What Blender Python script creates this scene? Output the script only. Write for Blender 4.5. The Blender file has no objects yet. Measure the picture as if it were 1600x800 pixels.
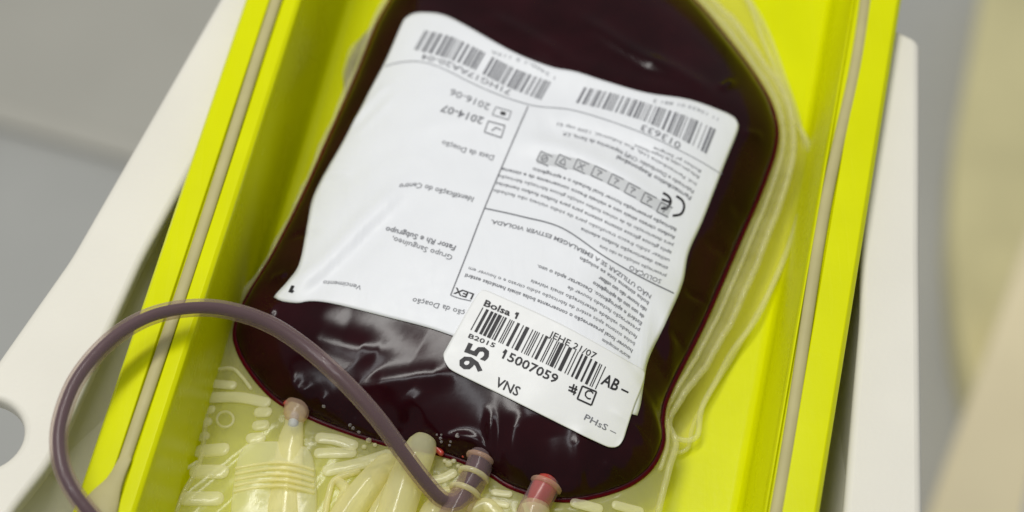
import bpy, bmesh, math, random
import numpy as np
from mathutils import Vector
random.seed(7); rng = np.random.RandomState(7)
R = math.radians
scene = bpy.context.scene
C = scene.collection

# ------------------------------------------------------------------ camera
ELEV, DIST = R(55), 0.75
TARGET = Vector((0, 0, 0.05))
CAM = TARGET + DIST * Vector((0, -math.cos(ELEV), math.sin(ELEV)))
cd = bpy.data.cameras.new('camera'); cam = bpy.data.objects.new('camera', cd); C.objects.link(cam)
cam.location = CAM; cam.rotation_euler = (R(90) - ELEV, 0, 0)
cd.lens = 97; cd.sensor_width = 36; cd.clip_start = 0.02; cd.clip_end = 30
cd.dof.use_dof = True; cd.dof.focus_distance = 0.725; cd.dof.aperture_fstop = 7.0; cd.dof.aperture_blades = 7
scene.camera = cam

# ------------------------------------------------------------------ light
w = bpy.data.worlds.new('World'); scene.world = w; w.use_nodes = True
bg = w.node_tree.nodes['Background']; bg.inputs[0].default_value = (0.93, 0.97, 1.0, 1); bg.inputs[1].default_value = 0.33
def area(name, loc, aim, sx, sy, power, col):
    l = bpy.data.lights.new(name, 'AREA'); l.shape = 'RECTANGLE'; l.size = sx; l.size_y = sy; l.energy = power; l.color = col
    o = bpy.data.objects.new(name, l); C.objects.link(o); o.location = loc
    o.rotation_euler = (Vector(aim) - Vector(loc)).to_track_quat('-Z', 'Y').to_euler()
    return o
area('ceiling_lamp', (-0.30, 0.28, 1.45), (0, 0, 0.03), 1.25, 0.14, 13.5, (1.0, 0.985, 0.95))
area('ceiling_lamp_far', (-0.50, -0.30, 1.8), (0, 0, 0.03), 0.14, 1.25, 6.0, (0.94, 0.97, 1.0))
vs = scene.view_settings; vs.view_transform = 'Standard'; vs.look = 'None'; vs.exposure = 0.06; vs.gamma = 1; vs.use_curve_mapping = False
scene.cycles.use_denoising = True; scene.cycles.max_bounces = 14; scene.cycles.transparent_max_bounces = 24
scene.cycles.caustics_reflective = False; scene.cycles.caustics_refractive = False

# ------------------------------------------------------------------ survey helpers (photo measurement -> metres at a known height)
AZ = R(11.5)                                        # heading of the tray
F = 1600 * 97 / 36
FW = (TARGET - CAM).normalized(); RT = Vector((1, 0, 0)); UP = RT.cross(FW)
def at(x, y, z):
    d = FW * F + RT * (x - 800) + UP * (400 - y)
    return CAM + d * ((z - CAM.z) / d.z)
def tray(u, v, z): return Vector((u*math.cos(AZ) + v*math.sin(AZ), -u*math.sin(AZ) + v*math.cos(AZ), z))

def catmull(P, n, closed=False):
    P = np.array(P, float); m = len(P)
    if closed:
        Q = np.vstack([P[-1], P, P[0], P[1]]); segs = m
    else:
        Q = np.vstack([2*P[0]-P[1], P, 2*P[-1]-P[-2]]); segs = m - 1
    out = []
    for i in range(segs):
        a, b, c, d = Q[i], Q[i+1], Q[i+2], Q[i+3]
        for k in range(n):
            t = k / n
            out.append(0.5*((2*b) + (-a+c)*t + (2*a-5*b+4*c-d)*t*t + (-a+3*b-3*c+d)*t**3))
    if not closed: out.append(P[-1])
    return np.array(out)

# ------------------------------------------------------------------ materials
def nodes(name):
    m = bpy.data.materials.new(name); m.use_nodes = True
    nt = m.node_tree; return m, nt, nt.nodes['Principled BSDF'], nt.nodes['Material Output']
def plastic(name, col, rough=0.4, spec=0.5, var=0.04, nscale=60, bump=0.02, bscale=900, coat=0, rvar=0.12, sss=0, marks=0, scuff=0, mscale=30, crinkle=0):
    m, nt, p, out = nodes(name); N = nt.nodes; L = nt.links
    tc = N.new('ShaderNodeTexCoord')
    n1 = N.new('ShaderNodeTexNoise'); n1.inputs['Scale'].default_value = nscale; n1.inputs['Detail'].default_value = 6
    L.new(tc.outputs['Object'], n1.inputs['Vector'])
    r = N.new('ShaderNodeValToRGB'); e = r.color_ramp.elements
    e[0].position = .3; e[1].position = .7
    e[0].color = tuple(max(0, c*(1-var)) for c in col) + (1,); e[1].color = tuple(min(1, c*(1+var)) for c in col) + (1,)
    L.new(n1.outputs['Fac'], r.inputs['Fac'])
    last = r.outputs['Color']
    if marks:
        n3 = N.new('ShaderNodeTexVoronoi'); n3.inputs['Scale'].default_value = mscale
        L.new(tc.outputs['Object'], n3.inputs['Vector'])
        r3 = N.new('ShaderNodeValToRGB'); r3.color_ramp.elements[0].position = .008; r3.color_ramp.elements[1].position = .018
        r3.color_ramp.elements[0].color = (1-marks,)*3 + (1,); r3.color_ramp.elements[1].color = (1, 1, 1, 1)
        L.new(n3.outputs['Distance'], r3.inputs['Fac'])
        mx = N.new('ShaderNodeMix'); mx.data_type = 'RGBA'; mx.blend_type = 'MULTIPLY'; mx.inputs[0].default_value = 1
        L.new(last, mx.inputs[6]); L.new(r3.outputs['Color'], mx.inputs[7]); last = mx.outputs[2]
    L.new(last, p.inputs['Base Color'])
    mr = N.new('ShaderNodeMapRange'); mr.inputs['To Min'].default_value = max(0.02, rough-rvar); mr.inputs['To Max'].default_value = rough+rvar
    n4 = N.new('ShaderNodeTexNoise'); n4.inputs['Scale'].default_value = nscale*2.3; n4.inputs['Detail'].default_value = 8
    L.new(tc.outputs['Object'], n4.inputs['Vector'])
    if scuff:
        mp = N.new('ShaderNodeMapping'); mp.inputs['Rotation'].default_value = (0, 0, AZ); mp.inputs['Scale'].default_value = (260, 9, 60)
        L.new(tc.outputs['Object'], mp.inputs['Vector']); n4.inputs['Scale'].default_value = 1; n4.inputs['Roughness'].default_value = .7
        L.new(mp.outputs['Vector'], n4.inputs['Vector']); mr.inputs['From Min'].default_value = .3; mr.inputs['From Max'].default_value = .7
    L.new(n4.outputs['Fac'], mr.inputs['Value']); L.new(mr.outputs['Result'], p.inputs['Roughness'])
    p.inputs['Specular IOR Level'].default_value = spec; p.inputs['Coat Weight'].default_value = coat; p.inputs['Coat Roughness'].default_value = 0.1
    if sss:
        p.inputs['Subsurface Weight'].default_value = sss; p.inputs['Subsurface Radius'].default_value = (.004, .003, .0015); p.inputs['Subsurface Scale'].default_value = 1
    if bump:
        n2 = N.new('ShaderNodeTexNoise'); n2.inputs['Scale'].default_value = bscale; n2.inputs['Detail'].default_value = 4
        L.new(tc.outputs['Object'], n2.inputs['Vector'])
        b = N.new('ShaderNodeBump'); b.inputs['Strength'].default_value = bump; b.inputs['Distance'].default_value = 0.001
        L.new(n2.outputs['Fac'], b.inputs['Height']); L.new(b.outputs['Normal'], p.inputs['Normal'])
        if crinkle:
            n5 = N.new('ShaderNodeTexNoise'); n5.inputs['Scale'].default_value = 140; n5.inputs['Detail'].default_value = 3; n5.inputs['Distortion'].default_value = .6
            mp = N.new('ShaderNodeMapping'); mp.inputs['Rotation'].default_value = (0, 0, R(24)); mp.inputs['Scale'].default_value = (1, .35, 1)
            L.new(tc.outputs['Object'], mp.inputs['Vector']); L.new(mp.outputs['Vector'], n5.inputs['Vector'])
            b2 = N.new('ShaderNodeBump'); b2.inputs['Strength'].default_value = crinkle; b2.inputs['Distance'].default_value = 0.0015
            L.new(n5.outputs['Fac'], b2.inputs['Height']); L.new(b2.outputs['Normal'], b.inputs['Normal'])
    return m
def film(name, col, body, rough=0.22, tint=(0.99, 0.985, 0.95), spec=0.6, bump=.12, bscale=250, glow=.4, edge=.3):
    """clear PVC: part of the light passes straight through, part meets a slightly milky glossy body"""
    m = plastic(name, col, rough, spec, .03, 80, bump, bscale)
    nt = m.node_tree; N = nt.nodes; L = nt.links
    t = N.new('ShaderNodeBsdfTransparent'); t.inputs[0].default_value = tint + (1,)
    mx = N.new('ShaderNodeMixShader')
    lw = N.new('ShaderNodeLayerWeight'); lw.inputs['Blend'].default_value = .35
    mr = N.new('ShaderNodeMapRange'); mr.inputs['To Min'].default_value = body; mr.inputs['To Max'].default_value = min(1, body+edge)
    L.new(lw.outputs['Facing'], mr.inputs['Value']); L.new(mr.outputs['Result'], mx.inputs[0])
    tr = N.new('ShaderNodeBsdfTranslucent'); tr.inputs[0].default_value = col + (1,)
    mb = N.new('ShaderNodeMixShader'); mb.inputs[0].default_value = glow
    L.new(N['Principled BSDF'].outputs[0], mb.inputs[1]); L.new(tr.outputs[0], mb.inputs[2])
    L.new(t.outputs[0], mx.inputs[1]); L.new(mb.outputs[0], mx.inputs[2])
    L.new(mx.outputs[0], N['Material Output'].inputs['Surface'])
    return m
M = {}
M['yellow'] = plastic('yellow_plastic', (0.655, 0.68, 0.0002), .26, .12, .04, 40, .03, 700, rvar=.05, marks=.12, scuff=.5)
M['gasket'] = plastic('beige_silicone', (0.46, 0.41, 0.19), .5, .3, .06, 90, .05, 900)
M['white'] = plastic('cream_white_plastic', (0.735, 0.70, 0.605), .45, .4, .03, 24, .06, 1100, marks=.35, mscale=22)
M['grey'] = plastic('grey_laminate', (0.50, 0.48, 0.415), .5, .35, .04, 12, .04, 800)
M['greycool'] = plastic('cool_grey_laminate', (0.48, 0.475, 0.44), .5, .35, .04, 12, .04, 800)
M['olive'] = plastic('olive_beige_plastic', (0.70, 0.63, 0.34), .5, .3, .10, 14, .05, 500)
M['cream'] = plastic('tan_cream_plastic', (0.95, 0.82, 0.53), .5, .3, .06, 10, .05, 500)
M['blood'] = plastic('dark_blood_filled_pvc', (0.016, 0.0019, 0.0034), .16, .17, .3, 70, .02, 300, rvar=.05)
M['lit_edge'] = plastic('pale_grey_lit_edge', (0.535, 0.51, 0.44), .5, .35, .04, 12, .04, 800)  # paler bench grey, painted as the light on the step edge
M['lilac'] = plastic('pale_lilac_grey_plastic', (0.55, 0.54, 0.53), .5, .3, .04, 10, .03, 500)

M['paper'] = plastic('white_label_paper', (0.76, 0.765, 0.78), .42, .35, .012, 120, .03, 1500, crinkle=.18)
M['sticker'] = plastic('white_sticker_paper', (0.77, 0.765, 0.745), .4, .35, .012, 120, .03, 1500)
M['ink'] = plastic('black_ink', (0.02, 0.018, 0.02), .5, .3, .1, 200, 0)
M['inkfade'] = plastic('faded_grey_ink', (0.19, 0.19, 0.205), .5, .3, .1, 200, 0)
M['inklight'] = plastic('pale_grey_ink', (0.34, 0.345, 0.36), .5, .3, .1, 200, 0)
M['inkbox'] = plastic('tinted_symbol_panel', (0.56, 0.565, 0.57), .5, .3, .03, 200, 0)
M['film'] = film('clear_pvc_sheet', (0.92, 0.88, 0.50), .20, rough=.12, edge=.16, spec=.8)
M['film2'] = film('clear_pvc_empty_pouch', (0.90, 0.86, 0.40), .05, rough=.14, edge=.10)
M['bead'] = film('pvc_weld_bead', (0.95, 0.92, 0.64), .24, rough=.06, spec=1.0, bump=0)
M['tab'] = film('greyish_pvc_corner', (0.50, 0.47, 0.32), .60, rough=.2)
M['pad'] = film('milky_pvc_pad', (0.98, 0.95, 0.70), .40, rough=.16, spec=.8)
M['milky'] = film('milky_pvc_tube', (0.98, 0.94, 0.62), .46, rough=.14, spec=.8, tint=(.98, .95, .75))
M['seam'] = film('thin_blood_at_weld', (0.10, 0.003, 0.016), .35, rough=.25, tint=(.62, .05, .10), spec=.3, edge=.4)
M['clear'] = film('clear_tube_wall', (0.42, 0.30, 0.31), .18, rough=.16, spec=.7, tint=(.98, .93, .88), glow=.1, edge=.4)
M['core'] = plastic('blood_in_tube', (0.042, 0.016, 0.024), .45, .3, .15, 150, 0)
M['red'] = plastic('thin_red_blood', (0.42, 0.05, 0.035), .3, .5, .2, 150, 0)
M['pinkcollar'] = film('pink_stained_collar', (0.85, 0.58, 0.42), .35)
M['spark'] = film('air_bubble', (0.9, 0.85, 0.85), .22, rough=.1)

# ------------------------------------------------------------------ mesh helpers
def link(name, verts, faces, mat, parent=None, smooth=True):
    me = bpy.data.meshes.new(name); me.from_pydata([tuple(v) for v in verts], [], [tuple(f) for f in faces]); me.update()
    me.materials.append(mat)
    if smooth: me.polygons.foreach_set('use_smooth', [True]*len(me.polygons))
    o = bpy.data.objects.new(name, me); C.objects.link(o)
    if parent: o.parent = parent
    return o
def thing(name, label, cat, loc=(0, 0, 0), group=None):
    o = bpy.data.objects.new(name, None); C.objects.link(o); o.location = loc; o.empty_display_size = .01
    o['label'] = label; o['category'] = cat
    if group: o['group'] = group
    bpy.context.view_layer.update(); return o
def adopt(o, parent):
    o.parent = parent; o.matrix_parent_inverse = parent.matrix_world.inverted(); return o
def bevel(o, w, seg=3, ang=30):
    b = o.modifiers.new('bevel', 'BEVEL'); b.width = w; b.segments = seg; b.limit_method = 'ANGLE'; b.angle_limit = R(ang)
    return o
def tube(name, pts, radii, mat, parent, n=8, seg=18, squash=1.0, caps=True, smooth_path=True, up=None):
    P = np.array([tuple(p) for p in pts]); rr = np.array(radii if hasattr(radii, '__len__') else [radii]*len(P), float)
    D4 = np.hstack([P, rr[:, None]])
    Q = catmull(D4, n) if smooth_path and len(P) > 2 else np.array([D4[0]+(D4[-1]-D4[0])*t for t in np.linspace(0, 1, n+1)]) if len(P) == 2 else D4
    pts, rr = Q[:, :3], Q[:, 3]
    T = np.gradient(pts, axis=0); T /= np.linalg.norm(T, axis=1)[:, None] + 1e-12
    Z = np.array([0, 0, 1.0]); V = []; Fc = []
    rings = []
    def ring(c, t, r):
        a = np.cross(t, Z); a = a/(np.linalg.norm(a)+1e-9) if np.linalg.norm(a) > 1e-4 else np.array([1., 0, 0])
        b = np.cross(a, t); i0 = len(V)
        for k in range(seg):
            th = 2*math.pi*k/seg
            V.append(c + a*r*math.cos(th) + b*r*squash*math.sin(th))
        return i0
    if caps:  # hemispherical ends
        for s in (0.05, .45, .8): rings.append(ring(pts[0]-T[0]*rr[0]*math.sqrt(1-s*s)*.8, T[0], rr[0]*s))
    for c, t, r in zip(pts, T, rr): rings.append(ring(c, t, r))
    if caps:
        for s in (.8, .45, .05): rings.append(ring(pts[-1]+T[-1]*rr[-1]*math.sqrt(1-s*s)*.8, T[-1], rr[-1]*s))
    for a, b in zip(rings[:-1], rings[1:]):
        for k in range(seg):
            k2 = (k+1) % seg; Fc.append((a+k, a+k2, b+k2, b+k))
    Fc.append(tuple(range(rings[0], rings[0]+seg))[::-1]); Fc.append(tuple(range(rings[-1], rings[-1]+seg)))
    o = link(name, V, Fc, mat)
    return adopt(o, parent) if parent else o
def slab(name, outline, z0, z1, mat, bev=.002, holes=(), parent=None, res=3):
    """flat plate with rounded edges from a plan outline (and round holes)"""
    c = bpy.data.curves.new(name, 'CURVE'); c.dimensions = '2D'; c.fill_mode = 'BOTH'
    c.extrude = (z1-z0)/2 - bev; c.bevel_depth = bev; c.bevel_resolution = res; c.offset = -bev
    for ring in [outline] + list(holes):
        s = c.splines.new('POLY'); s.points.add(len(ring)-1); s.use_cyclic_u = True
        for p, q in zip(s.points, ring): p.co = (q[0], q[1], 0, 1)
    t = bpy.data.objects.new(name+'_c', c); C.objects.link(t)
    me = bpy.data.meshes.new_from_object(t.evaluated_get(bpy.context.evaluated_depsgraph_get()))
    bpy.data.objects.remove(t)
    me.materials.clear(); me.materials.append(mat)
    o = bpy.data.objects.new(name, me); C.objects.link(o); o.location = (0, 0, (z0+z1)/2)
    m = o.modifiers.new('split', 'EDGE_SPLIT'); m.split_angle = R(35)
    me.polygons.foreach_set('use_smooth', [True]*len(me.polygons))
    bpy.context.view_layer.update()
    return adopt(o, parent) if parent else o
def round_poly(P, r, n=7):
    out = []; m = len(P)
    for i in range(m):
        a, b, c = (np.array(P[j % m], float)[:2] for j in (i-1, i, i+1))
        d1 = (a-b)/np.linalg.norm(a-b); d2 = (c-b)/np.linalg.norm(c-b)
        rr = r[i] if hasattr(r, '__len__') else r
        p, q = b+d1*rr, b+d2*rr
        for k in range(n+1):
            t = k/n; out.append(tuple((1-t)**2*p + 2*t*(1-t)*b + t*t*q))
    return out

# ------------------------------------------------------------------ the setting: grey bench, stepped
BZ = -0.58
b = link('bench', [(-1.6, -1.6, BZ), (1.8, -1.6, BZ), (1.8, 2.4, BZ), (-1.6, 2.4, BZ)], [(0, 1, 2, 3)], M['greycool'], None, False); b['kind'] = 'structure'
pa, pb = at(0, 188, BZ), at(210, 246, BZ); d = (pb-pa).normalized(); nrm = Vector((-d.y, d.x, 0))
q0 = pa - d*1.2; q1 = pb + d*.08
s = slab('bench_ledge', round_poly([(q0.x, q0.y), (q1.x, q1.y), (q1.x+nrm.x*1.2, q1.y+nrm.y*1.2), (q0.x+nrm.x*1.2, q0.y+nrm.y*1.2)], .01), BZ+.0005, BZ+.0035, M['grey'], .001); s['kind'] = 'structure'

def off(p, k): return (p.x+nrm.x*k, p.y+nrm.y*k)
s = slab('bench_lit_edge', [off(q0, -.006), off(q1, -.006), off(q1, .006), off(q0, .006)], BZ+.0041, BZ+.0061, M['lit_edge'], .0009); s['kind'] = 'structure'  # thin added strip; its paler colour stands in for light on the step's bevel
# out-of-focus boxes standing on the bench beyond the cradle
zt = BZ+.05
P = [at(x, y, zt) for x, y in [(1548, -90), (1522, 60), (1492, 220), (1486, 360), (1497, 500), (1530, 640), (1850, 640), (1850, -90)]]
box = thing('storage_box', 'out of focus olive beige plastic box on the bench behind the tan one', 'box', (P[3].x+.05, P[3].y, BZ))
slab('body', round_poly(P, .012), BZ+.001, zt-.008, M['olive'], .010, parent=box)
cx = sum((p for p in P), Vector())/len(P)
slab('lid', round_poly([cx+(p-cx)*1.02 for p in P], .012), zt-.0075, zt, M['olive'], .003, parent=box)
zt = BZ+.17
P = [at(x, y, zt) for x, y in [(1425, 880), (1470, 745), (1545, 540), (1640, 270), (1900, 330), (1800, 1000)]]
box = thing('carton', 'out of focus tan cream box with pale lid on the bench beside the cradle', 'box', (P[2].x+.08, P[2].y-.05, BZ))
slab('body', round_poly(P, .015), BZ+.001, zt-.012, M['cream'], .006, parent=box)
cx = sum((p for p in P), Vector())/len(P)
slab('lid', round_poly([cx+(p-cx)*1.015 for p in P], .015), zt-.0115, zt, M['cream'], .004, parent=box)
slab('top_panel', round_poly([at(x, y, zt) for x, y in [(1580, 900), (1610, 740), (1670, 600), (1860, 520), (1780, 980)]], .015), zt+.0002, zt+.0022, M['lilac'], .001, parent=box)

# ------------------------------------------------------------------ white cradle
cr = thing('cradle', 'cream white plastic cradle with flared side flanges holding the yellow tray', 'cradle', tray(0, 0, BZ))
FZ = .0545
def tp(L): return [tray(u, v, 0) for u, v in L]
hc = at(-29, 676, FZ); hr = .0108
hole = [(hc.x+hr*math.cos(a), hc.y+hr*math.sin(a)) for a in np.linspace(0, 2*math.pi, 49)[:-1]]
left = tp([(-95.2e-3, .100), (-85.5e-3, .100), (-89.5e-3, .022), (-96.8e-3, -.023), (-102.5e-3, -.090), (-108e-3, -.106), (-112e-3, -.17), (-152e-3, -.17), (-125e-3, -.062), (-116e-3, -.027)])
rgt = tp([(89.0e-3, .098), (99.8e-3, .094), (108.6e-3, .018), (118.3e-3, -.060), (132e-3, -.17), (104e-3, -.17), (98.6e-3, -.064), (95.2e-3, -.005), (90.0e-3, .04)])
# the far end of the left flange ends just behind the tray
left[1] = tray(-86.5e-3, .100, 0)
slab('flange', round_poly(left, [.002, .001, .004, .004, .004, .004, .006, .01, .004, .004]), FZ-.006, FZ, M['white'], .002, [hole], cr)
slab('flange', round_poly(rgt, [.0015, .003, .004, .004, .01, .006, .004, .004, .004]), FZ-.006, FZ, M['white'], .002, (), cr)
def wall(L, z0, z1, th, side):
    V = []; Fc = []
    for (u, v, ub) in L:
        V += [tray(u, v, z1), tray(u+side*th, v, z1), tray(ub+side*th, v, z0), tray(ub, v, z0)]
    for i in range(len(L)-1):
        for k in range(4): Fc.append((4*i+k, 4*i+(k+1) % 4, 4*i+4+(k+1) % 4, 4*i+4+k))
    Fc += [(3, 2, 1, 0), tuple(4*(len(L)-1)+k for k in range(4))]
    return adopt(link('side_wall', V, Fc, M['white'], None, False), cr)
WL = [(-.0885, .098, -.0835), (-.0912, .018, -.084), (-.0985, -.023, -.0855), (-.1045, -.090, -.0865), (-.1100, -.106, -.087), (-.1135, -.168, -.0875)]
wall(WL, .0206, FZ-.0062, .003, -1)
wall([(.0905, .094, .0855), (.0935, .018, .086), (.1005, -.06, .0875), (.1055, -.168, .0885)], .0206, FZ-.0062, .003, 1)
slab('base_plate', round_poly(tp([(-.0905, .095), (.0915, .095), (.0915, -.165), (-.0905, -.165)]), .01), .012, .0203, M['white'], .001, (), cr)
slab('base_skirt', round_poly(tp([(-.0870, .094), (.0885, .094), (.0885, -.164), (-.0870, -.164)]), .01), .0, .0118, M['white'], .001, (), cr)
slab('pedestal', round_poly(tp([(-.06, .05), (.06, .05), (.06, -.13), (-.06, -.13)]), .02), BZ+.0005, -.0002, M['white'], .003, (), cr)

# ------------------------------------------------------------------ yellow tray
RZ, FLZ = .060, .022
ty = thing('tray', 'bright yellow plastic tray with raised rims holding the blood bag', 'tray', tray(0, 0, .0205))
prof = [(-.0910, .0556), (-.0915, .0585), (-.0905, RZ), (-.0845, RZ), (-.0842, RZ-.0012), (-.0806, RZ-.0012), (-.0803, RZ), (-.0768, RZ), (-.0758, RZ-.0008), (-.0752, RZ-.003),
        (-.0728, FLZ+.004), (-.0715, FLZ+.001), (-.069, FLZ),
        (.069, FLZ), (.0715, FLZ+.001), (.0735, FLZ+.004), (.0785, RZ-.002), (.0792, RZ-.0004), (.0796, RZ), (.0799, RZ-.0012), (.0832, RZ-.0012), (.0835, RZ), (.0915, RZ), (.0927, .0585), (.0922, .0556)]
# shell: inner profile plus an offset underside
under = [(.0914, .0556), (.0912, .0573), (.0808, .0573), (.0755, FLZ+.003), (.0715, FLZ-.0015), (-.0715, FLZ-.0015), (-.0745, FLZ+.003), (-.0775, .0573), (-.0902, .0573), (-.0902, .0556)]
loop = prof + under
VS = [-.150] + list(np.linspace(-.14, .17, 24)) + [.175]
V = []; Fc = []
for v in VS:
    for (u, z) in loop: V.append(tray(u, v, z))
n = len(loop)
for i in range(len(VS)-1):
    for k in range(n): Fc.append((i*n+k, i*n+(k+1) % n, (i+1)*n+(k+1) % n, (i+1)*n+k))
Fc += [tuple(range(n))[::-1], tuple(range((len(VS)-1)*n, len(VS)*n))]
o = adopt(link('trough', V, Fc, M['yellow'], None, True), ty)
bv = bevel(o, .0006, 2, 25); o.modifiers.new('wn', 'WEIGHTED_NORMAL').keep_sharp = True
for v0, v1 in ((-.150, -.147), (.172, .175)):   # closed ends, outside the picture
    V = []
    for v in (v0, v1):
        V += [tray(-.0738, v, FLZ+.0002), tray(.0745, v, FLZ+.0002), tray(.0778, v, RZ-.001), tray(-.0752, v, RZ-.001)]
    adopt(link('end_wall', V, [(0, 1, 2, 3), (7, 6, 5, 4), (0, 4, 5, 1), (1, 5, 6, 2), (2, 6, 7, 3), (3, 7, 4, 0)], M['yellow'], None, False), ty)
# silicone strips set into the grooves of both rims
vv = np.linspace(-.150, .172, 40)
for u0, amp in ((-.0824, .00025), (.08165, .0005)):
    P = []
    for v in vv:
        P.append(tray(u0 + amp*math.sin(v*38+u0*200) + .0012*math.exp(-((v-.075)/.03)**2)*(u0 > 0), v, RZ-.0006))
    tube('gasket_strip', P, .00165, M['gasket'], ty, n=2, seg=12, squash=.62)
# moulded end of the left strip
e0 = tray(-.0826, -.098, RZ+.0002)
tube('gasket_tab', [tray(-.0824, -.088, RZ), tray(-.0832, -.095, RZ+.0003), tray(-.0845, -.103, RZ+.0005), tray(-.085, -.115, RZ+.0005), tray(-.085, -.14, RZ+.0005)], [.0016, .0022, .0046, .0052, .0054], M['gasket'], ty, squash=.3)

# ------------------------------------------------------------------ blood bag surface
MM = 1/5900                                         # one photo pixel at the bag, in metres
SZ = .034                                            # height of the weld seam
blood_px = [(640, -55), (612, 0), (590, 40), (558, 120), (519, 208), (478, 300), (430, 395), (388, 465), (369, 512), (374, 548), (398, 588), (430, 622), (468, 644),
            (525, 668), (600, 692), (660, 702), (712, 716), (762, 738), (805, 763), (880, 781), (960, 766), (1010, 737), (1034, 694), (1034, 655), (1045, 612), (1098, 505), (1150, 385),
            (1190, 292), (1212, 222), (1206, 172), (1180, 122), (1130, 55), (1078, -4), (1000, -70), (900, -120), (800, -130), (705, -110)]
skirt_px = [(632, -70), (603, -5), (581, 40), (548, 122), (508, 212), (469, 303), (422, 395), (379, 458), (345, 505), (333, 560), (320, 620), (311, 700), (300, 742), (268, 800), (262, 870), (420, 930),
            (640, 960), (860, 960), (1010, 900), (1030, 800), (1046, 735), (1058, 690), (1046, 655), (1075, 610), (1120, 545), (1168, 450), (1222, 312), (1242, 232), (1232, 160), (1186, 80), (1125, 8), (1040, -80), (900, -150), (790, -160), (690, -140)]
cen = at(790, 385, SZ); CX, CY = cen.x, cen.y
NT = 720; TH = np.linspace(-math.pi, math.pi, NT+1)
def polar(px, z):
    P = catmull([tuple(at(x, y, z))[:2] for x, y in px], 14, True)
    th = np.arctan2(P[:, 1]-CY, P[:, 0]-CX); rr = np.hypot(P[:, 0]-CX, P[:, 1]-CY)
    k = np.argsort(th); th, rr = th[k], rr[k]
    t3 = np.concatenate([th-2*math.pi, th, th+2*math.pi]); r3 = np.concatenate([rr, rr, rr])
    return np.interp(TH, t3, r3)
RB = polar(blood_px, SZ); RS = polar(skirt_px, .031)
def rb(th): return np.interp(th, TH, RB)
def rs(th): return np.interp(th, TH, RS)

# folds of the filled pouch: (points in the photo, height in metres, half width in metres)
ridges = [
 ([(545, 690), (620, 672), (690, 664), (738, 668), (764, 700), (790, 748)], .0016, .0016),
 ([(600, 700), (690, 694), (730, 704), (752, 735)], -.0022, .0030),
 ([(806, 762), (818, 742), (848, 733), (874, 742), (886, 768)], .0011, .0013),
 ([(812, 640), (800, 690), (797, 750)], .0011, .0030),
 ([(905, 660), (908, 715), (893, 768)], .0012, .0024),
 ([(850, 650), (852, 700), (850, 735)], -.0010, .0040),
 ([(450, 560), (458, 600), (462, 636)], .0009, .0018),
 ([(560, 560), (590, 610), (610, 680)], -.0008, .0060),
 ([(1040, 470), (1055, 540), (1062, 590)], .0010, .0022),
 ([(1110, 350), (1090, 430), (1070, 500)], -.0008, .0030),
 ([(500, 500), (600, 520), (700, 560)], -.0007, .0050),
 ([(540, 190), (575, 155), (610, 128)], .0007, .0012),
 ([(552, 205), (590, 178), (618, 150)], .0006, .0010),
 ([(640, 60), (760, 130), (900, 170), (1050, 210)], -.0006, .0060),
 ([(660, 25), (800, 85), (980, 140), (1150, 150)], .0007, .0050),
 # folds that show through the label
 ([(440, 455), (500, 425), (580, 350), (640, 290)], .0015, .0032),
 ([(470, 470), (540, 410), (610, 345)], -.0010, .0036),
 ([(500, 300), (560, 260), (640, 235)], -.0008, .0060),
 ([(830, 215), (930, 225), (1040, 265)], -.0011, .0040),
 ([(800, 235), (900, 255), (1050, 330)], .0010, .0030),
 ([(920, 395), (970, 420), (1050, 440)], .0006, .0030),
 ([(935, 430), (990, 470), (1020, 530)], -.0008, .0040),
 ([(880, 350), (960, 380), (1060, 400)], -.0005, .0030),
 ([(1010, 470), (1008, 540), (1000, 590)], .0007, .0022),
 ([(640, 215), (720, 200), (830, 200)], .0004, .0030),
]
rw2 = random.Random(12)
def crease(x, y, dx, dy, amp, wd):
    ridges.append(([(x, y), (x+dx*.5+rw2.uniform(-5, 5), y+dy*.5+rw2.uniform(-4, 4)), (x+dx, y+dy)], amp, wd))
for x, y in ((420, 600), (448, 622), (500, 650), (540, 664), (590, 680), (770, 730), (830, 752), (915, 768), (950, 758), (985, 740), (1015, 715), (1026, 680)):
    vx, vy = 760-x, 520-y; l_ = math.hypot(vx, vy); k_ = rw2.uniform(45, 95)/l_
    crease(x, y, vx*k_, vy*k_, rw2.choice((-1, 1, 1))*rw2.uniform(.0005, .0011), rw2.uniform(.0011, .0024))
for x, y in ((1060, 575), (1085, 520), (1120, 440), (1150, 370), (1180, 290), (1195, 190), (1150, 110), (500, 255), (455, 350), (420, 420), (390, 480), (380, 530)):
    vx, vy = 790-x, 385-y+rw2.uniform(-120, 120); l_ = math.hypot(vx, vy); k_ = rw2.uniform(25, 55)/l_
    crease(x, y, vx*k_, vy*k_, rw2.choice((-1, 1))*rw2.uniform(.0004, .0009), rw2.uniform(.0010, .0022))
for x, y, dx, dy in ((560, 590, 150, -6), (640, 600, 60, 60), (900, 30, 150, 90), (760, 30, 120, 70), (1000, 90, 110, 50), (470, 510, 120, 40)):
    crease(x, y, dx, dy, .0007, .0028)
RD = []
for px, amp, wd in ridges:
    P = catmull([tuple(at(x, y, .047))[:2] for x, y in px], 6)
    RD.append((P, amp, wd))
def seg_dist(X, Y, P):
    best = np.full(X.shape, 1e9); tt = np.zeros(X.shape); m = len(P)-1
    for i in range(m):
        ax, ay = P[i]; bx, by = P[i+1]; dx, dy = bx-ax, by-ay
        t = np.clip(((X-ax)*dx+(Y-ay)*dy)/(dx*dx+dy*dy+1e-15), 0, 1)
        dd = np.hypot(X-ax-t*dx, Y-ay-t*dy); k = dd < best
        best = np.where(k, dd, best); tt = np.where(k, (i+t)/m, tt)
    return best, tt
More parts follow.
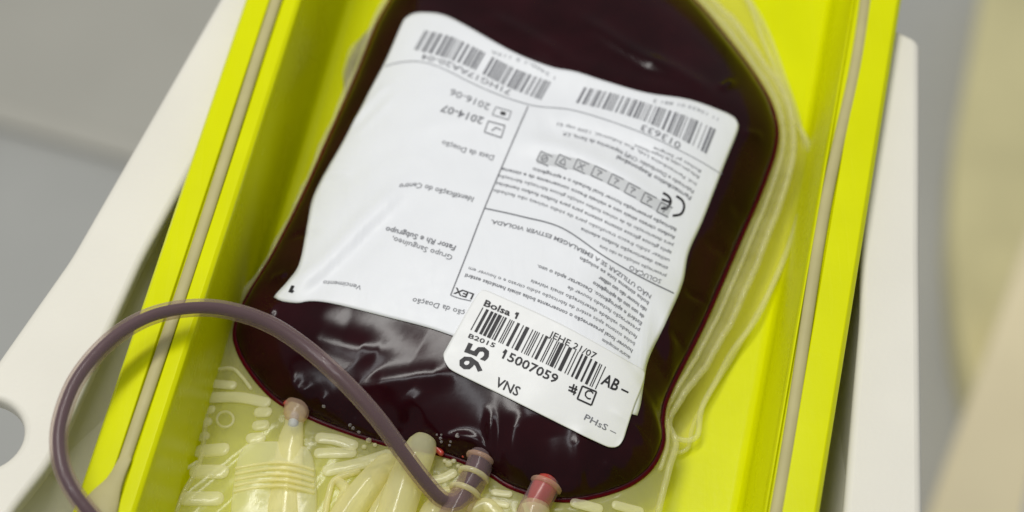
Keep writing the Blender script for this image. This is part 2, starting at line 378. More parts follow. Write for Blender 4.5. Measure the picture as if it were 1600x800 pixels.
def ztop(X, Y):
    X = np.asarray(X, float); Y = np.asarray(Y, float)
    th = np.arctan2(Y-CY, X-CX); r = np.clip(np.hypot(X-CX, Y-CY)/rb(th), 0, 1)
    h = np.array(.0170*np.power(np.clip(1-r**3.4, 0, 1), .62))
    fade = np.clip((1-r)/.045, 0, 1)
    z = SZ + h
    for P, a, wd in RD:
        lo = P.min(0)-wd*3; hi = P.max(0)+wd*3
        k_ = (X > lo[0]) & (X < hi[0]) & (Y > lo[1]) & (Y < hi[1])
        if not k_.any(): continue
        if z.ndim == 0: z = z.reshape(1); X = X.reshape(1); Y = Y.reshape(1); fade = fade.reshape(1); k_ = k_.reshape(1)
        d_, t_ = seg_dist(X[k_], Y[k_], P)
        z[k_] += fade[k_]*a*np.exp(-(d_/wd)**2)*np.clip(np.minimum(t_, 1-t_)*4+.15, 0, 1)
    z = z + fade*(.00016*np.sin(X*190+Y*70)*np.sin(Y*170-X*60))
    return z
def on_bag(x, y, lift=0.0):
    """point of the bag surface seen at a photo position (x, y arrays)"""
    x = np.atleast_1d(np.asarray(x, float)); y = np.atleast_1d(np.asarray(y, float)); z = np.full(x.shape, .05)
    dx = RT.x*(x-800)+FW.x*F+UP.x*(400-y); dy = FW.y*F+UP.y*(400-y); dz = FW.z*F+UP.z*(400-y)
    for _ in range(7):
        k = (z+lift-CAM.z)/dz; X = CAM.x+dx*k; Y = CAM.y+dy*k; z = .5*z+.5*ztop(X, Y)
    k = (z+lift-CAM.z)/dz
    X = CAM.x+dx*k; Y = CAM.y+dy*k
    return np.stack([X, Y, ztop(X, Y)+lift], -1)

bag = thing('blood_bag', 'clear plastic bag full of dark red blood with white printed label in yellow tray', 'blood bag', (CX, CY, FLZ))
# filled pouch
NA = 640; rings = np.concatenate([np.linspace(.02, .80, 62), np.linspace(.81, .97, 22), [.98, .988, .994, .998, 1.0]])
ang = np.linspace(-math.pi, math.pi, NA+1)[:-1]
V = []; Fc = []
Rb = rb(ang)
for r in rings:
    X = CX+np.cos(ang)*Rb*r; Y = CY+np.sin(ang)*Rb*r
    Z = ztop(X, Y)
    V += list(zip(X, Y, Z))
nr = len(rings)
for i in range(nr-1):
    for k in range(NA): Fc.append((i*NA+k, i*NA+(k+1) % NA, (i+1)*NA+(k+1) % NA, (i+1)*NA+k))
V.append((CX, CY, float(ztop([CX], [CY])[0]))); ctr = len(V)-1; Fc += [(ctr, k, (k+1) % NA) for k in range(NA)]
base = len(V)
brings = [1.0, .985, .95, .88, .75, .5, .1]
for j, r in enumerate(brings[1:]):
    X = CX+np.cos(ang)*Rb*r; Y = CY+np.sin(ang)*Rb*r
    Z = SZ - (SZ-FLZ-.0032)*np.power(np.clip(1-r**6, 0, 1), .55) + 0*X
    V += list(zip(X, Y, Z))
prev = (nr-1)*NA
for j in range(len(brings)-1):
    cur = base+j*NA
    for k in range(NA): Fc.append((prev+k, prev+(k+1) % NA, cur+(k+1) % NA, cur+k))
    prev = cur
Fc.append(tuple(prev+k for k in range(NA))[::-1])
pouch = adopt(link('pouch', V, Fc, M['blood']), bag)
# rim of thin blood along the weld
k = np.arange(0, NA+1) % NA
P = [(CX+math.cos(a)*q*1.000, CY+math.sin(a)*q*1.000, SZ) for a, q in zip(ang, Rb)]; P.append(P[0])
o = tube('weld_seam', P, .0009, M['seam'], bag, smooth_path=False, seg=8, caps=False, squash=.8)
# flat clear border welded round the pouch
def skz(X, Y):
    th = np.arctan2(np.asarray(Y)-CY, np.asarray(X)-CX); r = np.hypot(np.asarray(X)-CX, np.asarray(Y)-CY)
    t = np.clip((r-rb(th))/(rs(th)-rb(th)+1e-9), 0, 1)
    return SZ - .004*t**.8 + .0008*np.sin(th*23)*t + .0006*np.sin(th*57+1)*t*(1-.5*t) + .0002*np.sin(th*131+2)*t
V = []; Fc = []; ts = [-.0, .15, .3, .45, .6, .75, .88, .95, 1.0]
Rs_ = rs(ang)
for t in ts:
    q = Rb*.985 + (Rs_-Rb*.985)*t
    X = CX+np.cos(ang)*q; Y = CY+np.sin(ang)*q
    V += list(zip(X, Y, skz(X, Y)))
for i in range(len(ts)-1):
    for k in range(NA): Fc.append((i*NA+k, i*NA+(k+1) % NA, (i+1)*NA+(k+1) % NA, (i+1)*NA+k))
sk = adopt(link('border_sheet', V, Fc, M['film']), bag)
sm = sk.modifiers.new('solid', 'SOLIDIFY'); sm.thickness = .0005; sm.offset = 0
def rim_path(a0, a1, f, n=90):
    a = np.linspace(a0, a1, n); th = (a+math.pi) % (2*math.pi)-math.pi
    q = rb(th) + (rs(th)-rb(th))*f
    X = CX+np.cos(th)*q; Y = CY+np.sin(th)*q
    return [(x, y, z+.0004) for x, y, z in zip(X, Y, skz(X, Y))]
tube('edge_bead', rim_path(R(-64), R(85), .96, 200), .0009, M['bead'], bag, n=1, seg=10)
tube('edge_bead', rim_path(R(-60), R(75), .42, 200), .0006, M['bead'], bag, n=1, seg=8)
tube('edge_bead', rim_path(R(110), R(235), .95), .0007, M['bead'], bag, n=1, seg=10)

# ------------------------------------------------------------------ empty satellite pouches under the filled bag
def flat_pouch(px, z, label, beads=.0008, thick=.0016):
    P = catmull([tuple(at(x, y, z))[:2] for x, y in px], 8, True); c = P.mean(0)
    ph = np.arange(len(P)); P = c+(P-c)*(1+.005*np.sin(ph*.37+z*900)+.0035*np.sin(ph*.83+1))[:, None]
    t = thing('satellite_pouch', label, 'empty pouch', (c[0], c[1], z-.001))
    V = []; Fc = []; m = len(P); rr = [.1, .4, .65, .82, .93, 1.0]
    for s_ in (1, -1):
        b0 = len(V)
        for r in rr:
            for p in P:
                q = c+(p-c)*r
                hh = thick*.5*(1-r**4)*s_ + .0005*math.sin(q[0]*260+q[1]*90)*(1-r) 
                V.append((q[0], q[1], z+hh+(s_*.00012 if r == 1 else 0)))
        for i in range(len(rr)-1):
            for k in range(m):
                f = (b0+i*m+k, b0+i*m+(k+1) % m, b0+(i+1)*m+(k+1) % m, b0+(i+1)*m+k)
                Fc.append(f if s_ > 0 else f[::-1])
        f = tuple(b0+k for k in range(m)); Fc.append(f if s_ > 0 else f[::-1])
    adopt(link('pouch_sheet', V, Fc, M['film2']), t)
    Q = [(p[0], p[1], z+.0002) for p in P]; Q.append(Q[0])
    tube('edge_bead', Q, beads, M['bead'], t, smooth_path=False, caps=False, seg=10, squash=.8)
    return t
flat_pouch([(600, 35), (556, 75), (540, 118), (548, 165), (600, 230), (760, 560), (980, 650), (1078, 690), (1096, 640), (1140, 560), (1205, 450), (1262, 300), (1266, 245), (1240, 175), (1190, 60), (1140, -40), (1000, -100), (720, -60)],
           FLZ+.0034, 'flat empty clear pouch directly under the blood bag, its edges peeping out both sides', .0008)
flat_pouch([(660, 80), (640, 200), (700, 480), (880, 640), (1055, 705), (1088, 655), (1165, 520), (1238, 385), (1256, 320), (1262, 250), (1225, 120), (1165, -10), (1110, -50), (900, -60)],
           FLZ+.0014, 'lowest empty clear pouch lying on the tray floor under the other pouch', .0006)

fp = [o for o in C.objects if o.name == 'satellite_pouch'][0]
tube('corner_tab', [at(x, y, FLZ+.0045) for x, y in ((612, 30), (578, 52), (554, 88), (544, 124), (548, 160), (562, 190))], [7.5*MM]*6, M['tab'], fp, seg=12, squash=.35)
# ------------------------------------------------------------------ main label
def curve_px(P, n):
    Q = catmull(P, 12); d_ = np.concatenate([[0], np.cumsum(np.hypot(*(np.diff(Q, axis=0).T)))]); d_ /= d_[-1]
    t = np.linspace(0, 1, n); return np.stack([np.interp(t, d_, Q[:, 0]), np.interp(t, d_, Q[:, 1])], -1)
def patch(name, top, rgt_, bot, lft, lift, mat, parent, n=84, th=.00022):
    top, rgt_, bot, lft = (curve_px(p, n) for p in (top, rgt_, bot, lft))     # l->r, t->b, l->r, t->b
    s_ = np.linspace(0, 1, n)[None, :, None]; t_ = np.linspace(0, 1, n)[:, None, None]
    G = (1-t_)*top[None] + t_*bot[None] + (1-s_)*lft[:, None] + s_*rgt_[:, None] \
        - ((1-s_)*(1-t_)*top[0] + s_*(1-t_)*top[-1] + (1-s_)*t_*bot[0] + s_*t_*bot[-1])
    P = on_bag(G[..., 0].ravel(), G[..., 1].ravel(), lift)
    Fc = [(i*n+j, (i+1)*n+j, (i+1)*n+j+1, i*n+j+1) for i in range(n-1) for j in range(n-1)]
    o = link(name, P, Fc, mat)
    m = o.modifiers.new('solid', 'SOLIDIFY'); m.thickness = th; m.offset = -1
    return adopt(o, parent)
lab = patch('label',
    [(631, 30), (640, 23), (655, 19), (690, 22), (725, 38), (800, 80), (860, 104), (900, 112), (950, 128), (1010, 145), (1075, 155), (1125, 172), (1146, 182), (1152, 190)],
    [(1152, 190), (1154, 197), (1150, 212), (1130, 262), (1098, 345), (1076, 395), (1066, 445), (1040, 505), (1014, 560), (1006, 600), (1001, 632), (996, 649)],
    [(428, 464), (440, 470), (465, 473), (485, 470), (520, 474), (600, 494), (680, 515), (760, 545), (860, 585), (940, 626), (984, 645), (991, 648), (996, 649)],
    [(631, 30), (624, 45), (602, 95), (570, 155), (535, 222), (506, 272), (488, 310), (480, 350), (468, 410), (450, 438), (432, 458), (428, 464)],
    .0004, M['paper'], bag)
lab['label'] = 'white printed label with barcodes, upside down'
stk = patch('sticker',
    [(750, 456), (757, 453), (780, 462), (880, 508), (985, 566), (1005, 578), (1008, 586)],
    [(1008, 586), (1004, 602), (992, 632), (982, 662), (975, 684), (970, 693)],
    [(694, 562), (698, 570), (704, 577), (722, 587), (800, 625), (880, 665), (940, 694), (955, 699), (964, 698), (970, 693)],
    [(750, 456), (742, 466), (722, 500), (708, 525), (697, 545), (693, 553), (694, 562)],
    .0008, M['sticker'], bag, n=60)
stk['label'] = 'smaller barcode sticker overlapping the label corner'

# ------------------------------------------------------------------ print
LIFT_L, LIFT_S = .00055, .00095
def poly_at(P, t):
    P = np.array(P, float); d_ = np.concatenate([[0], np.cumsum(np.hypot(*(np.diff(P, axis=0).T)))]); L_ = d_[-1]
    if len(P) > 2:
        Q = catmull(P, 10); dq = np.concatenate([[0], np.cumsum(np.hypot(*(np.diff(Q, axis=0).T)))]); L_ = dq[-1]; dq = dq/L_
    else: Q, dq = P, d_/L_
    x = np.interp(t, dq, Q[:, 0]); y = np.interp(t, dq, Q[:, 1])
    x = np.where(t > 1, Q[-1, 0]+(t-1)*(Q[-1, 0]-Q[-2, 0])/(dq[-1]-dq[-2]), x); y = np.where(t > 1, Q[-1, 1]+(t-1)*(Q[-1, 1]-Q[-2, 1])/(dq[-1]-dq[-2]), y)
    return x, y
_txt = {}
def glyphs(s_, bold):
    key = (s_, bold)
    if key not in _txt:
        c = bpy.data.curves.new('t', 'FONT'); c.body = s_; c.size = 1; c.resolution_u = 2; c.offset = bold; c.fill_mode = 'FRONT'
        o = bpy.data.objects.new('t', c); C.objects.link(o)
        bpy.context.view_layer.update()
        me = bpy.data.meshes.new_from_object(o.evaluated_get(bpy.context.evaluated_depsgraph_get()))
        V = np.array([v.co[:2] for v in me.vertices]); Fc = [tuple(p.vertices) for p in me.polygons]
        bpy.data.objects.remove(o); bpy.data.curves.remove(c); bpy.data.meshes.remove(me)
        _txt[key] = (V, Fc)
    return _txt[key]
UPM = (-.425, .905); UPS = (.44, -.898)
def write(name, lines, mat, parent, lift, up=UPM):
    """lines: (text, baseline points in reading order, cap height, boldness)"""
    for s_, base_, hgt, bold in lines:
        V = []; Fc = []
        v, f = glyphs(s_, bold); x0, x1 = v[:, 0].min(), v[:, 0].max()
        t = (v[:, 0]-x0)/(x1-x0); bx, by = poly_at(base_, t); k = v[:, 1]/.70*hgt
        u_ = up
        P = on_bag(bx+u_[0]*k, by+u_[1]*k, lift); i0 = len(V)
        V += list(P); Fc += [tuple(i0+i for i in q) for q in f]
        adopt(link(name, V, Fc, mat), parent)
def bars(name, base_, top_, mat, parent, lift, n, seed, gaps=(), mk=6, wd=(1, 1, 2, 3)):
    r = random.Random(seed); seq = []; x = 0
    while x < n*3.2:
        wb = r.choice(wd); seq.append((x, wb)); x += wb + r.choice((1, 1, 2, 3))
    tot = seq[-1][0]+seq[-1][1]; V = []; Fc = []
    for x, wb in seq:
        a, b_ = x/tot, (x+wb*.92)/tot
        if any(g0 < (a+b_)/2 < g1 for g0, g1 in gaps): continue
        i0 = len(V); q = np.linspace(0, 1, mk)
        for t in (a, b_):
            (x0,), (y0,) = poly_at(base_, np.array([t])); (x1,), (y1,) = poly_at(top_, np.array([t]))
            V += list(on_bag(x0+(x1-x0)*q, y0+(y1-y0)*q, lift))
        Fc += [(i0+k, i0+mk+k, i0+mk+k+1, i0+k+1) for k in range(mk-1)]
    return adopt(link(name, V, Fc, mat), parent)
def strokes(name, paths, wpx, mat, parent, lift):
    V = []; Fc = []
    for P in paths:
        Q = catmull(P, 14) if len(P) > 2 else np.array([np.array(P[0])+(np.array(P[1])-np.array(P[0]))*t for t in np.linspace(0, 1, 14)])
        T = np.gradient(Q, axis=0); T /= np.linalg.norm(T, axis=1)[:, None]; N_ = np.stack([-T[:, 1], T[:, 0]], -1)*wpx/2
        a = on_bag(*(Q+N_).T, lift); b_ = on_bag(*(Q-N_).T, lift); i0 = len(V); m = len(Q)
        V += list(a)+list(b_); Fc += [(i0+k, i0+k+1, i0+m+k+1, i0+m+k) for k in range(m-1)]
    return adopt(link(name, V, Fc, mat), parent)
# barcodes of the label
bars('barcode', [(647, 77), (690, 88), (734, 105), (790, 134), (845, 156)], [(664, 47), (705, 57), (746, 76), (803, 106), (861, 128)], M['inkfade'], lab, LIFT_L, 44, 3, gaps=((.5, .525),))
bars('barcode', [(900, 160), (950, 172), (1006, 189), (1060, 215), (1104, 240)], [(913, 136), (963, 147), (1017, 163), (1075, 182), (1119, 202)], M['inkfade'], lab, LIFT_L, 46, 11, gaps=((.9, .925),))
strokes('printed_line', [[(601, 103), (625, 97), (655, 96), (690, 106), (760, 140), (830, 164), (900, 173), (1000, 206), (1080, 244), (1128, 272)]], 1.3, M['inklight'], lab, LIFT_L)
strokes('printed_line', [[(825, 166), (795, 235), (757, 325), (730, 395), (704, 461)]], 1.9, M['inkfade'], lab, LIFT_L)
strokes('printed_line', [[(704, 461), (718, 466), (736, 470)]], 1.3, M['inkfade'], lab, LIFT_L)
strokes('printed_line', [[(757, 325), (815, 338), (878, 356), (944, 400), (1000, 432), (1053, 458)]], 1.9, M['inkfade'], lab, LIFT_L)
strokes('printed_line', [[(775, 167), (799, 174)], [(799, 174), (794, 187)], [(794, 187), (769, 179)], [(769, 179), (775, 167)]], 1.2, M['inkfade'], lab, LIFT_L)
strokes('printed_line', [[(763, 189), (789, 196)], [(789, 196), (783, 215)], [(783, 215), (757, 206)], [(757, 206), (763, 189)], [(768, 204), (775, 199)], [(775, 199), (783, 203)]], 1.8, M['inkfade'], lab, LIFT_L)
strokes('printed_line', [[(782, 176), (790, 178)]], 5, M['ink'], lab, LIFT_L)
write('lettering', [('71HG17AA20-04', [(799, 141), (745, 116), (700, 95), (661, 84)], 8.5, 0)], M['inkfade'], lab, LIFT_L)
write('lettering', [('013633', [(1065, 224), (1035, 207), (1004, 194)], 10, 0)], M['inkfade'], lab, LIFT_L)
write('lettering', [('11 13633 01 881 3', [(1123, 184), (1080, 165), (1022, 155)], 5, 0)], M['inklight'], lab, LIFT_L)
write('lettering', [('1 2400-1 5 117A', [(868, 120), (830, 98), (768, 78)], 5, 0)], M['inklight'], lab, LIFT_L)
write('lettering', [('2016-06', [(767, 163), (706, 138)], 10.5, .0)], M['inkfade'], lab, LIFT_L)
write('lettering', [('2014-07', [(757, 184), (692, 163)], 11.5, .012)], M['inkfade'], lab, LIFT_L)
write('lettering', [('Data da Doação', [(773, 243), (735, 233), (692, 219)], 8.5, .0)], M['inkfade'], lab, LIFT_L)
write('lettering', [('Identificação do Centro', [(741, 308), (690, 295), (655, 286), (625, 287)], 8.5, .004)], M['inkfade'], lab, LIFT_L)
write('lettering', [('Grupo Sanguíneo,', [(708, 399), (660, 384), (614, 369)], 8.5, .0), ('Fator Rh e Subgrupo', [(713, 384), (655, 367), (604, 354)], 8.5, .016)], M['inkfade'], lab, LIFT_L)
write('lettering', [('Vencimento', [(566, 446), (535, 440), (506, 438)], 7.5, .0)], M['inkfade'], lab, LIFT_L)
write('lettering', [('ção da Doação', [(727, 486), (690, 475), (646, 465)], 8.5, .0)], M['inkfade'], lab, LIFT_L)
write('lettering', [('1', [(460, 447), (455, 446)], 11, .03)], M['ink'], lab, LIFT_L)
write('lettering', [('LEX', [(741, 459), (712, 449)], 10, .02)], M['ink'], lab, LIFT_L)
# text of the right-hand columns
write('lettering', [
 ('Bolsas p/ Sangue', [(1096, 266), (1065, 248), (1022, 229)], 4.5, 0),
 ('Bolsa para coleta de Sangue Humano', [(1093, 275), (1050, 249), (992, 225)], 5, 0),
 ('Ind. Farmacêutica Ltda. Rua Industrial, 1200 cep 01', [(1089, 286), (1030, 251), (960, 216), (872, 191)], 5, 0),
 ('Fabricado e Distribuído: CNPJ Itapecerica da Serra, S.P.', [(1085, 297), (1025, 262), (950, 226), (880, 205)], 6, .006),
 ], M['inkfade'], lab, LIFT_L)
write('lettering', [('Farmacêutico Responsável', [(1081, 307), (1030, 277), (965, 242)], 6.5, .016)], M['inkfade'], lab, LIFT_L)
strokes('conformity_mark', [[(1057, 306), (1066, 313), (1069, 323), (1064, 334), (1051, 337)]], 3.6, M['ink'], lab, LIFT_L)
strokes('conformity_mark', [[(1036, 301), (1045, 307), (1048, 315), (1043, 324), (1033, 326)], [(1047, 316), (1034, 311)]], 3.6, M['ink'], lab, LIFT_L)
def bentbox(P, hgt):   # closed band
    Q = catmull(P, 8); return Q
strokes('symbol_band', [[(842+ox, 246+oy), (900+ox, 257+oy), (950+ox, 277+oy), (1000+ox, 304+oy), (1046+ox, 332+oy)] for ox, oy in ((3, -6.5), (1.5, -3.25), (0, 0), (-1.5, 3.25), (-3, 6.5))], 4.2, M['inkbox'], lab, LIFT_L-.00005)
icons = []
for t in np.linspace(.04, .96, 8):
    (x,), (y,) = poly_at([(842, 246), (900, 257), (950, 277), (1000, 304), (1046, 332)], np.array([t]))
    k = len(icons) % 4; a_ = .45
    def rp(dx, dy): return (x+dx*math.cos(a_)-dy*math.sin(a_), y+dx*math.sin(a_)+dy*math.cos(a_))
    icons += [[rp(-10, -8), rp(10, -8)], [rp(-10, 8), rp(10, 8)], [rp(-10, -8), rp(-10, 8)]]
    if k == 0: icons.append([rp(5*math.cos(q), 5*math.sin(q)) for q in np.linspace(0, 6.2, 9)]); icons.append([rp(-3, 3), rp(3, -3)])
    elif k == 1: icons += [[rp(-5, 4), rp(0, -5), rp(5, 4)], [rp(-5, 4), rp(5, 4)]]
    elif k == 2: icons += [[rp(-5, -5), rp(5, 5)], [rp(-5, 5), rp(5, -5)]]
    else: icons += [[rp(-4, -4), rp(4, -3), rp(0, 1), rp(0, 5)]]
strokes('symbol', icons, 1.5, M['inkfade'], lab, LIFT_L+.0001)
words = ('sistema fechado estéril apirogênico solução anticoagulante conservante citrato glicose adenina fosfato de sódio para coleta e preservação de hemácias '
         'não utilizar se houver sinais visíveis de deterioração descartar após o uso conservar em local fresco validade da bolsa lote fabricação transfusão ').split()
rw = random.Random(5)
def filler(npx, h):
    out = []; L_ = 0
    while L_ < npx/(h*.80):
        w_ = rw.choice(words); out.append(w_); L_ += len(w_)+1
    return ' '.join(out)
def blk(L_, mat):
    lines = []
    for P, h, bld in L_:
        n_ = sum(math.dist(a, b_) for a, b_ in zip(P[:-1], P[1:])); lines.append((filler(n_, h), P, h, bld))
    return write('lettering', lines, mat, lab, LIFT_L)
def between(A, B, t, cut=1.0):
    P = [(a[0]+(b_[0]-a[0])*t, a[1]+(b_[1]-a[1])*t) for a, b_ in zip(A, B)]
    if cut < 1:
        x, y = poly_at(P, np.linspace(0, cut, 5)); P = list(zip(x, y))
    return P
A1 = [(1058, 357), (1000, 329), (944, 302), (890, 279), (832, 261), (788, 250)]; B1 = [(1047, 405), (988, 378), (930, 351), (872, 326), (818, 307), (772, 295)]
for t, cut, h, bld in ((0, .84, 5.6, .012), (.25, 1, 5.6, .012), (.5, 1, 5.4, 0), (.75, 1, 5.6, .006), (1, 1, 5.6, 0), (1.25, .50, 5.4, .006), (1.5, .38, 5.2, 0)):
    blk([(between(A1, B1, t, cut), h, bld)], M['inkfade'])
write('lettering', [('SOLUÇÃO', [(1034, 437), (1010, 427), (985, 414)], 7, .0)], M['inkfade'], lab, LIFT_L)
A2 = [(1018, 461), (960, 419), (915, 391), (860, 366), (800, 350), (768, 343)]; B2 = [(989, 546), (945, 517), (900, 493), (840, 467), (778, 444), (728, 427)]
write('lettering', [('NÃO UTILIZAR SE A EMBALAGEM ESTIVER VIOLADA.', A2, 6.2, .012)], M['inkfade'], lab, LIFT_L)
write('lettering', [('Estéril e apirogênico. Descartar após o uso.', between(A2, B2, 4/8, .66), 5.8, .012)], M['inkfade'], lab, LIFT_L)
for k, cut, h, bld in ((1, .46, 5.6, .014), (2, .32, 5.8, .02), (3, .34, 5.8, .02), (5, .46, 5.6, .004), (6, .66, 5.6, .004), (7, 1, 5.4, 0), (8, 1, 5.8, .014), (9, .18, 5.4, 0)):
    blk([(between(A2, B2, k/8, cut), h, bld)], M['inkfade'])
# print of the sticker
bars('barcode', [(735, 515), (800, 544), (870, 577), (931, 608)], [(754, 480), (818, 508), (888, 541), (947, 573)], M['ink'], stk, LIFT_S, 42, 21, mk=4, wd=(1, 1, 2, 3, 4))
write('lettering', [('Bolsa 1', [(755, 477), (807, 498)], 10, .022)], M['ink'], stk, LIFT_S, UPS)
write('lettering', [('JEHE 21/07', [(857, 525), (929, 561)], 10, .004)], M['ink'], stk, LIFT_S, UPS)
write('lettering', [('B2015', [(731, 527), (772, 543)], 7, .012)], M['ink'], stk, LIFT_S, UPS)
write('lettering', [('15007059', [(784, 559), (868, 599)], 14, .016)], M['ink'], stk, LIFT_S, UPS)
write('lettering', [('95', [(748, 585), (767, 546)], 36, .026)], M['ink'], stk, LIFT_S, (-.94, -.34))
write('lettering', [('VNS', [(772, 602), (808, 619)], 15, .014)], M['ink'], stk, LIFT_S, UPS)
write('lettering', [('AB –', [(938, 599), (979, 619)], 18, .018)], M['ink'], stk, LIFT_S, UPS)
write('lettering', [('PHsS –', [(912, 655), (961, 680)], 9.5, .006)], M['inkfade'], stk, LIFT_S, UPS)
write('lettering', [('C', [(911, 619), (922, 625)], 14, .012)], M['ink'], stk, LIFT_S, UPS)
strokes('lettering', [[(791, 546), (786, 551)]], 2.6, M['ink'], stk, LIFT_S)
strokes('lettering', [[(808, 488), (805, 491)]], 2.2, M['ink'], stk, LIFT_S)
strokes('lettering', [[(455, 457), (459, 454)]], 2.4, M['ink'], lab, LIFT_L)
strokes('printed_line', [[(910, 603), (932, 612)], [(932, 612), (924, 633)], [(924, 633), (902, 623)], [(902, 623), (910, 603)], [(889, 604), (902, 609)], [(888, 609), (900, 614)], [(897, 600), (893, 613)], [(901, 603), (896, 617)]], 2.6, M['ink'], stk, LIFT_S)

# ------------------------------------------------------------------ embossed pads, ports and tubes at the bag's foot
def pt(x, y, dz=0.0, z=.031):
    p = at(x, y, z); zz = float(skz(p.x, p.y)); p = at(x, y, zz); return Vector((p.x, p.y, zz+dz))
pads = [([(330, 600), (364, 603)], 8), ([(326, 622), (375, 622), (416, 630)], 10), ([(323, 642), (331, 641)], 8), ([(318, 662), (326, 660)], 8), ([(314, 684), (322, 682)], 8),
        ([(404, 645), (418, 645)], 9.5), ([(401, 666), (414, 665)], 9.5), ([(392, 686), (408, 685)], 10), ([(312, 706), (350, 703)], 12), ([(306, 738), (348, 738)], 13), ([(290, 780), (340, 780)], 13),
        ([(500, 685), (525, 688), (552, 697)], 10), ([(498, 709), (550, 708)], 9.5), ([(512, 736), (560, 726), (606, 712)], 11),
        ([(672, 752), (692, 748), (708, 740)], 8), ([(772, 770), (796, 773)], 6), ([(768, 785), (792, 790)], 6), ([(898, 786), (935, 796)], 9), ([(962, 790), (1000, 800)], 8), ([(790, 752), (800, 760)], 5)]
for P, w_ in pads:
    tube('pad', [pt(x, y, .0003) for x, y in P], w_*MM, M['pad'], bag, n=6, seg=14, squash=.34)
# small ring mark
a_ = np.linspace(0, 2*math.pi, 25)
tube('ring_mark', [pt(352+13*math.cos(q), 656+12*math.sin(q), .0002) for q in a_], 2.2*MM, M['pad'], bag, n=1, seg=8, caps=False)
tube('fold_line', [pt(334, 580, .0004), pt(362, 577, .0004), pt(378, 590, .0004), pt(392, 608, .0003)], 3*MM, M['pad'], bag, seg=8)
tube('fold_line', [pt(364, 470, .0012), pt(346, 500, .0012), pt(338, 530, .001), pt(331, 566, .0006)], [2*MM, 3.2*MM, 2.4*MM, 2.6*MM], M['pad'], bag, seg=8)
tube('fold_line', [pt(308, 725, .001), pt(285, 742, .001), pt(276, 770, .001), pt(262, 815, .001)], 3*MM, M['pad'], bag, seg=8)
# port A with ribbed tear-off sheath
pA = thing  # (parts below belong to the bag)
port = tube('port', [pt(464, 642, .0010), pt(460, 665, .0010), pt(455, 692, .0010), pt(447, 760, .0012), pt(438, 860, .0012)], [18*MM, 15*MM, 20*MM, 24*MM, 25*MM], M['milky'], bag, seg=20, squash=.6)
tube('collar', [pt(466, 636, .0014), pt(463, 652, .0016)], [21*MM, 20*MM], M['pinkcollar'], port, n=2, seg=20, squash=.7)
tube('plug', [pt(461, 655, .0018), pt(459, 670, .0018)], [8*MM, 9*MM], M['greycool'], port, n=2, seg=14)
Sx = [(372, 708), (388, 694), (420, 692), (476, 694), (492, 716), (496, 760), (498, 880), (352, 880), (364, 760)]
c0 = [pt(x, y) for x, y in Sx]
V = []; Fc = []; m = len(c0); cc = sum(c0, Vector())/m
for r, dz in ((1, 0), (1, .0012), (.93, .0021), (.6, .0026), (.2, .0030)):
    for p in c0: q = cc+(p-cc)*r; V.append((q.x, q.y, p.z+dz))
for i in range(4):
    for k in range(m): Fc.append((i*m+k, i*m+(k+1) % m, (i+1)*m+(k+1) % m, (i+1)*m+k))
Fc.append(tuple(4*m+k for k in range(m)))
shp = adopt(link('sheath', V, Fc, M['pad']), port)
shp.modifiers.new('sub', 'SUBSURF').render_levels = 2
for i, y in enumerate((736, 745, 754, 763, 772)):
    tube('sheath_rib', [pt(370-i*.6, y+2, .0020), pt(405, y-2, .0028), pt(440, y, .0044), pt(470, y+1, .0030), pt(490, y+4, .0020)], 2.6*MM, M['milky'], port, n=4, seg=8)
# milky tubes bundled at the foot
tube('port', [pt(660, 706, .0030), pt(650, 730, .0040), pt(630, 780, .0040), pt(605, 860, .0040)], [24*MM, 27*MM, 29*MM, 30*MM], M['milky'], bag, seg=24)
tube('coiled_tube', [pt(606, 728, .0008), pt(575, 765, .0016), pt(540, 812, .0018), pt(500, 880, .0018)], [20*MM, 23*MM, 24*MM, 24*MM], M['milky'], bag, seg=20)
tube('coiled_tube', [pt(690, 790, .0010), pt(675, 815, .0012), pt(660, 880, .0012)], [20*MM, 23*MM, 24*MM], M['milky'], bag, seg=20)
tube('coiled_tube', [pt(508, 806, .0005), pt(514, 775, .0008), pt(524, 752, .0008), pt(560, 738, .0006)], [5*MM]*4, M['milky'], bag, seg=10)
tube('coiled_tube', [pt(590, 742, .0004), pt(604, 770, .0006), pt(590, 800, .0008), pt(560, 860, .0008)], [11*MM, 12*MM, 12*MM, 12*MM], M['milky'], bag, seg=16)
tube('coiled_tube', [pt(640, 745, .0002), pt(668, 766, .0004), pt(688, 772, .0006), pt(716, 768, .0006)], [9*MM]*4, M['milky'], bag, seg=14)
tube('coiled_tube', [pt(528, 752, .0002), pt(540, 768, .0004), pt(528, 800, .0008), pt(505, 860, .0008)], [8*MM, 9*MM, 9*MM, 9*MM], M['milky'], bag, seg=14)
tube('coiled_tube', [pt(740, 800, .0006), pt(760, 792, .0008), pt(782, 812, .0008)], [12*MM]*3, M['milky'], bag, seg=14)
for x, y, r_ in ((575, 690, 4), (585, 697, 3), (568, 700, 3.5), (700, 726, 5), (708, 722, 3.5), (715, 730, 3), (694, 722, 3)):
    p_ = pt(x, y, .0006); tube('bubble', [p_, p_+Vector((r_*.6*MM, 0, 0))], r_*MM, M['pad'], bag, n=2, seg=8)
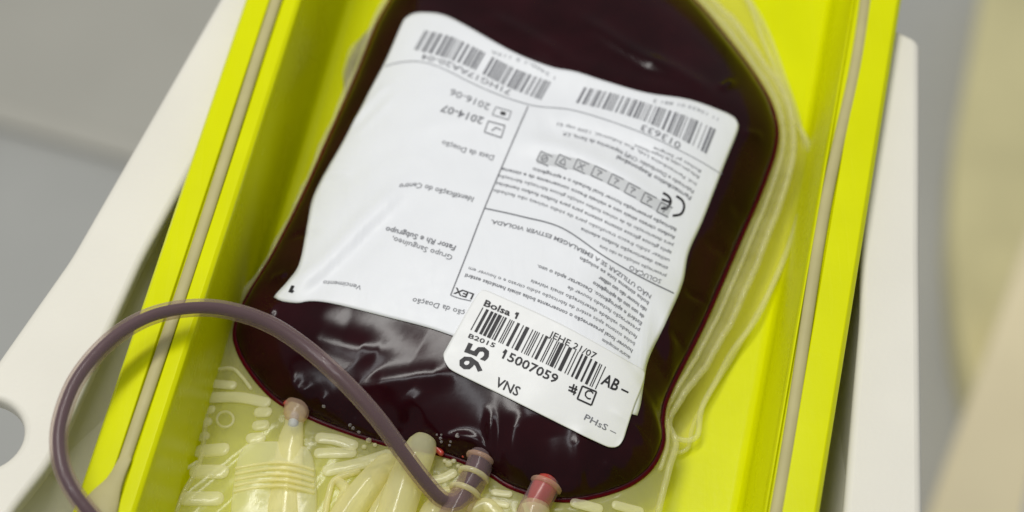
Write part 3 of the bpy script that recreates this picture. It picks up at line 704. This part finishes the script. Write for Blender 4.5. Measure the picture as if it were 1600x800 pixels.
# port B feeding the long tube
pb_ = [(752, 722), (746, 745), (734, 768), (720, 792), (700, 830)]
prt = tube('port', [pt(x, y, .0030) for x, y in pb_], [20*MM, 21*MM, 22*MM, 22*MM, 23*MM], M['clear'], bag, seg=20)
tube('fluid', [pt(x, y, .0030) for x, y in pb_[:3]], [13*MM, 14*MM, 10*MM], M['core'], prt, seg=14)
def ringat(name, p, t, r, w_, mat, parent):
    p = Vector(p); t = Vector(t).normalized(); a = t.cross(Vector((0, 0, 1))).normalized(); b_ = a.cross(t)
    Q = [p+(a*math.cos(q)+b_*math.sin(q))*r for q in np.linspace(0, 2*math.pi, 33)]
    return tube(name, Q, w_, mat, parent, n=1, seg=10, caps=False, smooth_path=False)
dirB = pt(720, 792)-pt(752, 722)
ringat('collar', pt(751, 726, .0030), dirB, 20*MM, 4*MM, M['pinkcollar'], prt)
ringat('collar', pt(740, 752, .0030), dirB, 22*MM, 4.5*MM, M['milky'], prt)
ringat('collar', pt(727, 778, .0032), dirB, 22*MM, 4.5*MM, M['milky'], prt)
# port C, red with thin blood
pc_ = [(852, 768), (843, 786), (832, 808), (818, 850)]
prt = tube('port', [pt(x, y, .0026) for x, y in pc_], [23*MM, 23*MM, 24*MM, 25*MM], M['clear'], bag, seg=20)
tube('fluid', [pt(852, 766, .0030), pt(846, 780, .0030), pt(838, 797, .0030)], [20*MM, 20*MM, 17*MM], M['red'], prt, seg=16)
dirC = pt(832, 808)-pt(852, 768)
ringat('collar', pt(853, 767, .0028), dirC, 22*MM, 4.5*MM, M['pinkcollar'], prt)
tube('sleeve', [pt(835, 806, .0028), pt(828, 830, .0028), pt(818, 870, .0028)], 25*MM, M['milky'], prt, seg=16)
# thin red smears where the welds meet the ports
for P, w_ in (([(446, 634), (452, 630), (470, 632), (486, 646)], 3.5), ([(676, 694), (682, 704), (690, 712)], 5), ([(724, 716), (732, 710), (742, 710)], 4)):
    tube('weld_smear', [pt(x, y, .0012) for x, y in P], w_*MM, M['red'], bag, seg=8)
# bubbles of air under the film
for i in range(12):
    x, y = 690+rng.uniform(-30, 28), 686+rng.uniform(-8, 10)
    p = on_bag([x], [y], .0002)[0]; r = rng.uniform(1.2, 2.4)*MM
    tube('bubble', [p, p+np.array([r*.6, 0, 0])], r, M['spark'], bag, n=2, seg=8)
for x, y in ((551, 669), (560, 675), (505, 635), (546, 664)):
    p = on_bag([x], [y], .0003)[0]; tube('bubble', [p, p+np.array([.0003, 0, 0])], 2.4*MM, M['spark'], bag, n=2, seg=8)

# long blood-filled tube looping over the rim
tp_ = [(728, 772, .0345), (712, 784, .0350), (690, 780, .0375), (662, 750, .042), (630, 708, .047), (585, 648, .0535), (535, 594, .0575), (480, 545, .0595), (420, 506, .0625), (352, 484, .066), (290, 482, .069), (228, 497, .0715), (170, 534, .0735), (122, 590, .0745), (97, 650, .074), (92, 700, .073), (104, 748, .0715), (136, 796, .069), (185, 845, .0655), (260, 890, .0640)]
P = [at(x, y, z) for x, y, z in tp_]
tb = tube('tubing', P, [14.0*MM]*len(P), M['clear'], bag, n=10, seg=22)
tube('fluid', P, [9.2*MM]*len(P), M['core'], tb, n=10, seg=16)
